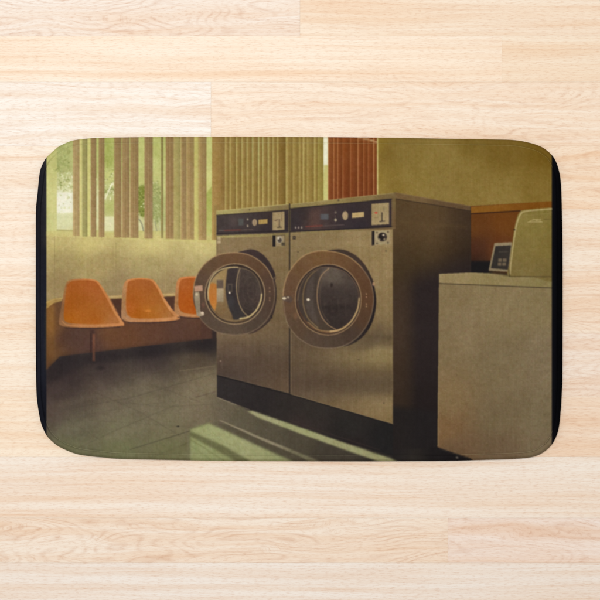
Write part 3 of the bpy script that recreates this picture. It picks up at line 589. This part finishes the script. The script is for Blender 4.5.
# door A: hinge shroud, ring, gasket, glass
curve([(238, 254), (244, 250.5), (252, 249.4), (260, 252.4), (268, 260), (273.6, 270), (275.6, 279), (270, 282), (255, 265)], [(250, 252, (64, 52, 50)), (268, 264, (58, 48, 46)), (274, 277, (54, 44, 42))], door_a)
line([(244, 250.2), (252, 249.2), (260, 252.2), (268, 259.8), (274, 270.4)], .6, (104, 88, 66), alpha=.7, smooth=True)
curve([(274, 282), (276.6, 290), (275.8, 305), (271, 319), (262, 328), (252, 333.5), (248, 331), (266, 312)], (70, 56, 48), door_a)
line([(276.2, 288), (275.4, 304), (270.6, 318.4), (262, 327.4)], .7, (42, 34, 34), alpha=.7, smooth=True); rect(270.6, 315, 272.4, 318.6, (52, 44, 40)); rect(274, 276.6, 276, 279.6, (90, 76, 62))
RING_A = tone([(234, 256, (130, 94, 62)), (210, 264, (122, 92, 64)), (200, 285, (112, 86, 66)), (198, 305, (108, 84, 66)), (212, 324, (108, 88, 70)), (234, 331, (112, 92, 72)), (256, 324, (100, 82, 66)), (268, 305, (98, 76, 60)), (269, 285, (104, 78, 60)), (258, 264, (118, 86, 60))], (.79, .81, .84))
curve([(193, 294), (194.4, 282), (199, 271), (207, 261.5), (218, 255), (231, 252.6), (245, 253.6), (257, 258.8), (266.6, 267.4), (273, 279), (275, 292), (273.4, 306), (267.4, 319), (257, 329), (245, 334), (231, 334.8), (217, 332), (206, 325), (198, 314), (194, 304)], RING_A, door_a)
def rim(pts, w, c, a): line(spline(pts, 6) + [pts[0]], w, c, alpha=a)
ra = [(193.2, 294), (194.6, 282), (199.2, 271), (207.2, 261.7), (218, 255.2), (231, 252.8), (245, 253.8), (257, 259), (266.4, 267.6), (272.8, 279)]
line(ra, 1.1, (176, 148, 104), alpha=.6, smooth=True)
line([(272.8, 279), (274.8, 292), (273.2, 306), (267.2, 319), (257, 328.8), (245, 333.8), (231, 334.6), (217, 331.8), (206, 324.8), (198.2, 314), (193.2, 294)], 1.0, (140, 120, 96), alpha=.5, smooth=True)
ellipse(235, 294, 30.3, 30.7, (146, 124, 92), door_a, hole=(29.3, 29.7)); ellipse(235, 294, 29.2, 29.6, [(220, 275, (66, 54, 46)), (235, 322, (104, 84, 60)), (207, 300, (78, 62, 50)), (262, 300, (70, 56, 46)), (250, 270, (60, 48, 42))], glass_a)
ellipse(235, 294, 29.2, 29.6, (48, 41, 38), hole=(27.8, 28), alpha=.5)
ellipse(235, 293.8, 27, 26.6, [(214, 282, (150, 128, 84)), (222, 272, (148, 124, 80)), (220, 312, (122, 98, 66)), (228, 317, (112, 92, 64)), (255, 290, (70, 58, 52)), (250, 270, (74, 62, 54))], glass_a)
in_a = lambda X, Y: ((X - 235) / 26.4) ** 2 + ((Y - 293.8) / 26) ** 2 <= 1
def clipped(fn, cl):                                        # paint only inside the pane
    before = IMG.copy(); bid = IDS.copy(); fn(); m = cl(xx, yy)
    IMG[~m] = before[~m]; IDS[~m] = bid[~m]
def pane_a():
    curve([(206, 285), (212, 283), (216.6, 285), (217.6, 296), (216, 307), (213, 313), (206, 308)], [(212, 288, (168, 108, 48)), (213, 302, (176, 104, 42)), (213, 311, (186, 136, 66))], soft=.5)
    rect(216.8, 280, 223.4, 288.4, (98, 84, 70), soft=.3); rect(216.8, 288.4, 223.6, 302, [(220, 290, (166, 150, 116)), (220, 300, (136, 122, 96))], soft=.3); rect(217, 302, 228, 314, (122, 100, 66), alpha=.6, soft=1)
    curve([(229, 266), (226.6, 276), (225.6, 290), (227.4, 303), (231.6, 314), (238, 322), (270, 322), (270, 262), (240, 260)], [(230, 275, (62, 54, 52)), (231, 295, (56, 50, 50)), (234, 312, (54, 50, 50)), (242, 318, (64, 58, 54)), (250, 290, (64, 54, 50))], soft=.4)
    curve([(239, 264), (236.6, 276), (236, 290), (238.4, 303), (243, 312.6), (250, 319), (272, 310), (270, 268), (254, 262)], [(245, 275, (72, 62, 56)), (246, 292, (66, 56, 52)), (256, 300, (74, 62, 56)), (255, 280, (70, 60, 54)), (250, 310, (58, 50, 46))], soft=.3)
    line([(240.4, 267), (237.2, 278), (236.6, 290), (238.8, 302), (243, 311.4), (249, 317)], 1.0, (158, 138, 100), alpha=.8, smooth=True)
    line([(240.4, 272), (238.8, 282), (238.6, 292)], .6, (130, 112, 86), alpha=.6, smooth=True)
    for k in range(3): ellipse(252 - k, 291, 5 + 3.4 * k, 9 + 5 * k, (104, 92, 80), hole=(4.3 + 3.4 * k, 8.3 + 5 * k), alpha=.22)
    rect(227.4, 283.4, 232.4, 292, (90, 80, 70), alpha=.8); rect(228.4, 285, 231.6, 290.6, (58, 52, 50)); ellipse(229.6, 292.8, 1.0, 1.0, (206, 194, 168)); rect(228.2, 296, 233.4, 308, (66, 66, 66), alpha=.5, soft=.8)
clipped(pane_a, in_a)
line([(208.4, 300), (208.2, 290), (211, 279), (218, 271), (228, 267.6), (238, 267.2)], 1.1, (206, 186, 130), alpha=.8, smooth=True)
line([(240, 318.6), (249, 316.6), (256.4, 310), (260.6, 301), (261.6, 294)], 1.5, (202, 182, 126), alpha=.85, smooth=True); line([(238, 267.2), (250, 271), (258, 280), (261.6, 294)], .8, (120, 104, 80), alpha=.7, smooth=True)
line([(211, 308), (220, 317), (233, 320.6), (243, 319)], .9, (146, 122, 84), alpha=.7, smooth=True)
poly([(194.6, 286), (202.4, 285.2), (202.8, 290.8), (194.6, 291.6)], (172, 136, 110), hand_a); curve([(194.6, 293), (197, 292), (199.6, 294), (200.6, 311), (204, 313), (203.6, 315.4), (197.6, 316), (196.2, 312), (194.8, 300)], [(197, 296, (150, 138, 110)), (198, 308, (112, 102, 84)), (202, 313, (164, 148, 122))], hand_a)
ellipse(196.8, 294.4, 1.5, 1.5, (186, 172, 138), hand_a); ellipse(202.4, 313, 1.7, 1.4, (196, 178, 150), hand_a); line([(200.6, 296), (201.4, 311)], 1.1, (80, 62, 52), alpha=.7); ellipse(203.4, 305, 1.6, 3, (120, 80, 66), alpha=.5, soft=.5)
for q in (288, 291.6, 298, 300.4): ellipse(269.6, q, .7, .8, (164, 132, 100), alpha=.65)
# door B
curve([(327, 252), (334, 249.6), (342, 249.6), (350, 252.2), (358, 257.4), (365, 265), (370, 274), (373.6, 284), (366, 288), (345, 262)], [(340, 251, (64, 52, 44)), (360, 262, (66, 53, 46)), (372, 282, (56, 46, 40))], door_b)
line([(332, 249.4), (342, 249.2), (350, 251.8), (358, 257), (365, 264.6)], .7, (110, 92, 64), alpha=.7, smooth=True)
curve([(372, 283), (375.4, 292), (376.2, 303), (374.6, 315), (370.6, 326), (364, 335.4), (355, 342.6), (344, 346.4), (340, 342), (364, 318)], [(375, 300, (40, 33, 32)), (372, 320, (38, 32, 32)), (360, 338, (44, 37, 35)), (348, 345, (60, 50, 44))], door_b)
curve([(374, 330), (380, 322), (383, 332), (372, 348), (356, 352), (345, 348), (360, 343)], (92, 77, 56), alpha=.5, soft=2)
RING_B = tone([(322, 256, (142, 102, 60)), (340, 258, (132, 94, 58)), (300, 266, (134, 98, 62)), (289, 285, (126, 92, 64)), (287, 305, (124, 92, 64)), (294, 328, (112, 86, 62)), (312, 342, (108, 86, 66)), (332, 345, (100, 80, 62)), (352, 337, (92, 72, 56)), (366, 318, (106, 76, 52)), (369, 298, (116, 80, 52)), (362, 274, (118, 82, 54))], (.78, .80, .84))
curve([(282.8, 298), (284, 286), (288, 274), (295, 263.4), (304, 255.6), (315, 251.4), (327, 250.8), (340, 253), (352, 258.6), (362, 267.6), (369.4, 279), (373.2, 292), (373.4, 305), (370, 319), (363, 331.4), (353, 341), (341, 346.8), (328, 348.4), (314, 346.6), (302, 340.6), (292, 331), (285.8, 319), (283.2, 308)], RING_B, door_b)
line([(283, 298), (284.2, 286), (288.2, 274), (295.2, 263.6), (304, 255.8), (315, 251.6), (327, 251), (340, 253.2), (352, 258.8), (361.8, 267.8)], 1.1, (180, 148, 100), alpha=.58, smooth=True)
line([(361.8, 267.8), (369.2, 279), (373, 292), (373.2, 305), (369.8, 319), (362.8, 331.2), (353, 340.8), (341, 346.6), (328, 348.2), (314, 346.4), (302, 340.4), (292.2, 331), (286, 319), (283, 298)], 1.0, (140, 122, 98), alpha=.52, smooth=True)
ellipse(328.2, 299.6, 33.4, 35.8, (142, 116, 84), door_b, hole=(32.5, 34.9)); ellipse(328.2, 299.6, 32.4, 34.8, [(310, 275, (64, 52, 46)), (328, 332, (112, 84, 58)), (300, 310, (82, 62, 50)), (358, 310, (70, 54, 44)), (345, 272, (60, 48, 44)), (312, 326, (96, 72, 52))], glass_b)
ellipse(328.2, 299.2, 30.2, 31.6, [(312, 285, (66, 56, 50)), (308, 310, (70, 60, 52)), (332, 275, (84, 74, 64)), (345, 290, (66, 56, 50)), (340, 310, (56, 47, 43)), (355, 300, (62, 52, 46)), (325, 325, (74, 62, 50))], glass_b)
in_b = lambda X, Y: ((X - 328.2) / 30) ** 2 + ((Y - 299.2) / 31.4) ** 2 <= 1
def pane_b():
    curve([(327, 267), (320, 276), (317, 290), (317.4, 304), (321, 316), (328, 325), (336, 330), (364, 320), (364, 276), (344, 264)], [(332, 274, (92, 82, 72)), (345, 278, (78, 68, 60)), (330, 296, (62, 53, 49)), (345, 296, (64, 55, 50)), (335, 312, (52, 44, 41)), (350, 312, (58, 49, 45))], soft=.5)
    ellipse(334, 276, 11, 8, (96, 86, 74), alpha=.5, soft=2.5)
    line([(329, 268), (320.6, 277), (317.4, 290), (317.8, 304), (321.4, 316), (328, 324.6), (335.6, 329.2)], 1.1, (146, 118, 86), alpha=.85, smooth=True)
    line([(331, 268.6), (323.4, 277), (320, 290), (320.4, 304), (324, 315.4), (330, 323)], .6, (104, 86, 68), alpha=.6, smooth=True)
    line([(318, 269), (310, 276), (305, 285), (303, 296), (304, 308), (308.6, 319), (318, 328)], 1.1, (152, 126, 82), alpha=.6, smooth=True, soft=.25)
    curve([(314, 274), (307.6, 284), (305.4, 296), (306.4, 308), (311, 318), (318, 324), (314, 306), (314, 290)], (86, 76, 68), alpha=.6, soft=.8)
    ellipse(308.2, 299.6, 1.6, 1.3, (208, 196, 168)); ellipse(331.6, 285, 1.2, 2.2, (44, 34, 32), alpha=.8, soft=.4); line([(322, 307.6), (352, 307.2)], 4, (46, 39, 37), alpha=.55, soft=1.2)
    for k in range(4): line([(324 + k * 7, 300), (325 + k * 7, 312)], .8, (84, 72, 62), alpha=.35, soft=.3)
clipped(pane_b, in_b)
for _ in range(90):
    a_ = gr.uniform(0, 6.28); q_ = gr.uniform(0, 1) ** .5
    ellipse(338 + 18 * q_ * math.cos(a_), 300 + 27 * q_ * math.sin(a_), gr.uniform(.4, 2.2), gr.uniform(.4, 1.2), [(88, 76, 66), (44, 37, 35), (74, 62, 54)][gr.integers(3)], alpha=.22, soft=.4)
    ellipse(250 + 9 * q_ * math.cos(a_), 291 + 20 * q_ * math.sin(a_), gr.uniform(.4, 1.4), gr.uniform(.4, 1.2), [(92, 80, 68), (48, 41, 39)][gr.integers(2)], alpha=.22, soft=.4)
line([(330, 331.4), (341, 329.4), (351, 321.6), (357.4, 310), (359.4, 298)], 1.8, (196, 166, 112), alpha=.8, smooth=True); line([(308, 322), (318, 329.6), (330, 331.4)], 1.2, (150, 122, 82), alpha=.7, smooth=True)
line([(298, 300), (300.4, 287), (307, 275.6), (317, 269), (328, 267.4), (342, 270.4), (352, 278.6), (358, 289.6), (359.4, 298)], .8, (128, 108, 84), alpha=.6, smooth=True)
ellipse(328.2, 299.6, 32.4, 34.8, (44, 36, 34), hole=(31.2, 33.4), alpha=.5)
curve([(282.4, 297), (285, 296.4), (290, 296), (292.6, 299.4), (290, 303), (286, 301.6), (282.6, 300)], (86, 70, 60), hand_b); ellipse(284.2, 298.4, 2.0, 1.3, (196, 182, 152), hand_b); ellipse(288, 297.4, 1.2, 1.0, (160, 146, 122), hand_b); line([(288, 302), (293, 312)], 1.6, (96, 72, 54), alpha=.5, soft=.6); ellipse(295.5, 316, 2, 3.4, (140, 104, 74), alpha=.4, soft=.8)
ellipse(373.6, 284, 1.3, 1.8, (170, 132, 96), alpha=.8)
for q in (294, 297, 304, 306.4): ellipse(366.4, q, .7, .8, (176, 140, 104), alpha=.65)
#PAINT_END

IMG[:] = 96 + (IMG - 96) * (1 + .09 * np.clip((IMG.mean(-1, keepdims=True) - 30) / 60, 0, 1))   # print contrast
# dye bleed, weave and print grain
gm = np.clip(IMG[..., 1] - IMG[..., 0], 0, None)
IMG[..., 1] -= .22 * gm; IMG[..., 0] += .42 * gm; IMG[..., 2] += .30 * gm
IMG *= np.array((1.0, .982, .985), np.float32)
lum = IMG @ np.array((.3, .59, .11), np.float32)
IMG[:] = lum[..., None] + (IMG - lum[..., None]) * .89
IMG[:] = blur(IMG, .42 * SS)
weave = value_noise(HH, WW, SS * 26, SS * .9, 11) * 1.2 + value_noise(HH, WW, SS * .9, SS * 20, 12) * .6
grain = value_noise(HH, WW, SS * 1.1, SS * 1.1, 13) * 2.6 + value_noise(HH, WW, SS * 2.6, SS * 2.6, 15) * 2.0 + value_noise(HH, WW, SS * 6, SS * 5, 16) * 1.3 + value_noise(HH, WW, SS * 14, SS * 12, 14) * 1.6
amp = np.clip(IMG.mean(-1) / 110.0, .12, 1.15)
IMG += ((weave + grain) * amp)[..., None]
chroma = np.stack([value_noise(HH, WW, SS * 2, SS * 2, 21 + i) for i in range(3)], -1)
IMG += chroma * 1.0 * amp[..., None]
np.clip(IMG, 0, 255, out=IMG)

# ------------------------------------------------------------------ the mat: a padded sheet with a rolled, stitched rim
TOP = [(35.7, 290), (35.8, 240), (36.1, 210), (37.6, 194), (39.6, 174.5), (41.7, 166.5), (46.3, 158), (54.7, 150), (59.6, 146.3), (68.7, 142), (76, 140), (87.3, 138.7), (99.3, 138), (140, 137.3), (200, 137), (310, 137.3), (390, 138), (450, 138.9), (490, 139.5), (514, 140.2), (530, 143), (540, 146.4), (546, 150), (552, 155.4), (556, 162), (558.6, 170), (560.2, 178), (561.2, 192), (561.8, 215), (562.3, 250), (562.6, 290)]
BOT = [(35.7, 290), (36, 350), (36.5, 389), (37.5, 402.5), (39.4, 415), (41.8, 425), (46.5, 435), (52.5, 441.5), (60, 447), (75, 453.3), (90, 456), (105, 457.4), (120, 458.6), (180, 459.9), (230, 460.5), (330, 461), (390, 461), (450, 460.6), (480, 459.8), (507, 459), (527, 457.7), (537.7, 455), (546, 450), (552.2, 443.6), (556.6, 435), (559, 425.5), (560.6, 410), (561.6, 394), (562.2, 372), (562.6, 290)]
def dense_edge(P):
    D = np.array(spline(P, 14, closed=False)); D[:, 0] = np.maximum.accumulate(D[:, 0] + np.arange(len(D)) * 1e-7); return D
DT, DB = dense_edge(TOP), dense_edge(BOT)
NX, NY = 1020, 640
w_ = lambda x: 1 + 4.0 * np.exp(-((x - 36) / 6) ** 2) + 4.0 * np.exp(-((x - 562.3) / 6) ** 2)
gx = np.linspace(35.9, 562.4, 6000); cw = np.cumsum(w_(gx)); cw = (cw - cw[0]) / (cw[-1] - cw[0])
X1 = np.interp(np.linspace(0, 1, NX), cw, gx)
yt = np.interp(X1, DT[:, 0], DT[:, 1]); yb = np.interp(X1, DB[:, 0], DB[:, 1])
t = np.linspace(0, 1, NY); wt_ = 1 + 2.0 * np.exp(-(t / .02) ** 2) + 2.0 * np.exp(-((1 - t) / .02) ** 2); t = np.cumsum(wt_); t = (t - t[0]) / (t[-1] - t[0])
GX = np.repeat(X1[None], NY, 0); GY = yt[None] + t[:, None] * (yb - yt)[None]
# distance from the outline
EDGE = np.concatenate([DT, DB[::-1]]); seg = np.linalg.norm(np.diff(EDGE, axis=0), axis=1); s = np.concatenate([[0], np.cumsum(seg)])
ss_ = np.arange(0, s[-1], .8); EP = np.stack([np.interp(ss_, s, EDGE[:, 0]), np.interp(ss_, s, EDGE[:, 1])], -1)
D = np.full(GX.shape, 30.0)
near = (GX < 62) | (GX > 537) | (GY - yt[None] < 16) | (yb[None] - GY < 16)
pts = np.stack([GX[near], GY[near]], -1); dv = np.empty(len(pts))
for i in range(0, len(pts), 4000):
    q = pts[i:i + 4000]
    dv[i:i + 4000] = np.sqrt(((q[:, None, :] - EP[None]) ** 2).sum(-1).min(1))
D[near] = np.minimum(dv, 30)
D[0] = D[-1] = 0; D[:, 0] = D[:, -1] = 0
HT = 6.5                                                     # mat height in px (about 11 mm)
u = np.clip(D / 3.6, 0, 1)
Z = HT * (.45 + .55 * np.sqrt(np.clip(1 - (1 - u) ** 2, 0, 1)))
Z -= 1.3 * np.exp(-((D - 5.0) / .8) ** 2)                   # stitched hem line
Z += .5 * np.clip((D - 5.5) / 9, 0, 1) ** .6                 # pile swells inside the hem
pl_n = value_noise(NY, NX, 34, 40, 31) * .16 + value_noise(NY, NX, 9, 10, 32) * .035
Z += pl_n * np.clip((D - 4) / 10, 0, 1)
# camera looks straight down from CAM_H: pull points in so the raised cloth keeps its place on the photo
k = 1 - Z * PX / CAM_H
VX = wx(300 + (GX - 300) * k); VY = wy(300 + (GY - 300) * k); VZ = Z * PX + .0004
P3 = np.stack([VX, VY, VZ], -1)
du = np.gradient(P3, axis=1); dv_ = np.gradient(P3, axis=0)
NR = np.cross(dv_, du); NR /= np.linalg.norm(NR, axis=-1, keepdims=True) + 1e-12
NR[NR[..., 2] < 0] *= -1
def sample(img, X, Y):
    fx = np.clip((X - X0) * SS - .5, 0, WW - 1.001); fy = np.clip((Y - Y0) * SS - .5, 0, HH - 1.001)
    ix = fx.astype(int); iy = fy.astype(int); a = (fx - ix)[..., None]; b = (fy - iy)[..., None]
    return img[iy, ix] * (1 - a) * (1 - b) + img[iy, ix + 1] * a * (1 - b) + img[iy + 1, ix] * (1 - a) * b + img[iy + 1, ix + 1] * a * b
KPRINT = np.array((1.0, 1.0, 1.0))
COL = lin(sample(IMG, GX, GY)) * KPRINT
COL = np.concatenate([COL, np.ones(COL.shape[:2] + (1,))], -1).astype(np.float32)
fcx = (GX[:-1, :-1] + GX[1:, 1:]) / 2; fcy = (GY[:-1, :-1] + GY[1:, 1:]) / 2
FID = IDS[np.clip(((fcy - Y0) * SS).astype(int), 0, HH - 1), np.clip(((fcx - X0) * SS).astype(int), 0, WW - 1)]

def cloth_material():
    m = bpy.data.materials.new("printed_microfibre"); m.use_nodes = True
    nt = m.node_tree; N = nt.nodes; L = nt.links; b = N["Principled BSDF"]
    at = N.new('ShaderNodeAttribute'); at.attribute_name = 'dye'; L.new(at.outputs['Color'], b.inputs['Base Color'])
    b.inputs['Roughness'].default_value = .95; b.inputs['Specular IOR Level'].default_value = .03
    tc = N.new('ShaderNodeTexCoord'); n = N.new('ShaderNodeTexNoise'); n.inputs['Scale'].default_value = 900; n.inputs['Detail'].default_value = 2
    L.new(tc.outputs['Object'], n.inputs['Vector'])
    bp = N.new('ShaderNodeBump'); bp.inputs['Strength'].default_value = .18; bp.inputs['Distance'].default_value = .0006
    L.new(n.outputs[0], bp.inputs['Height']); L.new(bp.outputs[0], b.inputs['Normal'])
    return m
CLOTH = cloth_material()
mat_root = bpy.data.objects.new("bath_mat", None); S.collection.objects.link(mat_root)
mat_root['label'] = 'padded bath mat printed with a laundromat photograph, lying on pale boards'
mat_root['category'] = 'bath mat'

vid = np.arange(NX * NY).reshape(NY, NX)
quads = np.stack([vid[:-1, :-1], vid[1:, :-1], vid[1:, 1:], vid[:-1, 1:]], -1).reshape(-1, 4)
fid = FID.reshape(-1); P3f = P3.reshape(-1, 3).astype(np.float32); NRf = NR.reshape(-1, 3).astype(np.float32); COLf = COL.reshape(-1, 4)
objs = {}
for i, (name, par, label) in enumerate(PARTS):
    q = quads[fid == i]
    if len(q) == 0: continue
    us, inv = np.unique(q.ravel(), return_inverse=True)
    me = bpy.data.meshes.new(name)
    me.vertices.add(len(us)); me.vertices.foreach_set('co', P3f[us].ravel())
    me.loops.add(len(inv)); me.loops.foreach_set('vertex_index', inv.astype(np.int32).ravel())
    me.polygons.add(len(q)); me.polygons.foreach_set('loop_start', np.arange(0, len(inv), 4, dtype=np.int32))
    me.update(calc_edges=True)
    me.polygons.foreach_set('use_smooth', np.ones(len(q), bool))
    a = me.color_attributes.new('dye', 'FLOAT_COLOR', 'POINT'); a.data.foreach_set('color', COLf[us].ravel())
    me.normals_split_custom_set_from_vertices(NRf[us])
    me.materials.append(CLOTH); me.update()
    o = bpy.data.objects.new(name, me); S.collection.objects.link(o)
    o.parent = objs[par] if par is not None else mat_root
    if label: o['label'] = label
    objs[i] = o

# side of the mat: rim carried down to the floor, same cloth wrapped over the edge
ring_ids = np.concatenate([vid[0, :], vid[1:, -1], vid[-1, ::-1][1:], vid[::-1, 0][1:-1]])
rp = P3f[ring_ids]; rc = COLf[ring_ids]; nr = len(ring_ids)
c0 = np.array([wx(299), wy(299), 0])
levels = [(0.0, 1.0), (.0006, .62), (.0003, .25), (-.0008, .02)]       # outward bulge, fraction of height
dirs = rp[:, :2] - c0[:2]; dirs = dirs / np.linalg.norm(dirs, axis=1, keepdims=True)
Vs = []; Cs = []
for o_, fz in levels:
    v = rp.copy(); v[:, :2] += dirs * o_; v[:, 2] = .0002 + (rp[:, 2] - .0002) * fz; Vs.append(v); Cs.append(rc)
Vs = np.concatenate(Vs); Cs = np.concatenate(Cs)
Fs = []
for l in range(len(levels) - 1):
    for i in range(nr):
        j = (i + 1) % nr
        Fs.append((l * nr + i, l * nr + j, (l + 1) * nr + j, (l + 1) * nr + i))
eb = mesh_object("rolled_edge", Vs, [f[::-1] for f in Fs], CLOTH, mat_root)
a = eb.data.color_attributes.new('dye', 'FLOAT_COLOR', 'POINT'); a.data.foreach_set('color', Cs.astype(np.float32).ravel())

# hem stitching: a thread lying in the groove all round
CTR = np.stack([np.interp(np.arange(0, s[-1], 1.0), s, EDGE[:, 0]), np.interp(np.arange(0, s[-1], 1.0), s, EDGE[:, 1])], -1)
tg = np.roll(CTR, -2, 0) - np.roll(CTR, 2, 0); tg /= np.linalg.norm(tg, axis=1, keepdims=True) + 1e-9
nrm = np.stack([-tg[:, 1], tg[:, 0]], -1)
mid = np.array([299, 299]); nrm *= np.sign(((mid - CTR) * nrm).sum(1, keepdims=True))
CI = CTR + nrm * 5.7
for _ in range(6): CI = (np.roll(CI, 1, 0) + CI * 2 + np.roll(CI, -1, 0)) / 4
zc = HT - .35; kk = 1 - zc * PX / CAM_H; n = len(CI); TV = []; TC = []
base = sample(IMG, CI[:, 0], CI[:, 1]); lum_ = base.mean(1, keepdims=True)
thr = base + (np.array((205, 200, 160)) - base) * np.clip((lum_ - 25) / 300, .0, .13)
for q in range(6):
    a_ = 2 * math.pi * q / 6; off = nrm * (.55 * math.cos(a_))
    pt = 300 + (CI + off - 300) * kk
    TV += [(wx(x), wy(y), (zc + .3 * math.sin(a_)) * PX) for x, y in pt]; TC.append(np.concatenate([lin(thr), np.ones((n, 1))], 1))
TF = [(q * n + i, q * n + (i + 1) % n, ((q + 1) % 6) * n + (i + 1) % n, ((q + 1) % 6) * n + i) for q in range(6) for i in range(n)]
st = mesh_object("hem_stitching", TV, TF, CLOTH, mat_root)
a = st.data.color_attributes.new('dye', 'FLOAT_COLOR', 'POINT'); a.data.foreach_set('color', np.concatenate(TC).astype(np.float32).ravel())
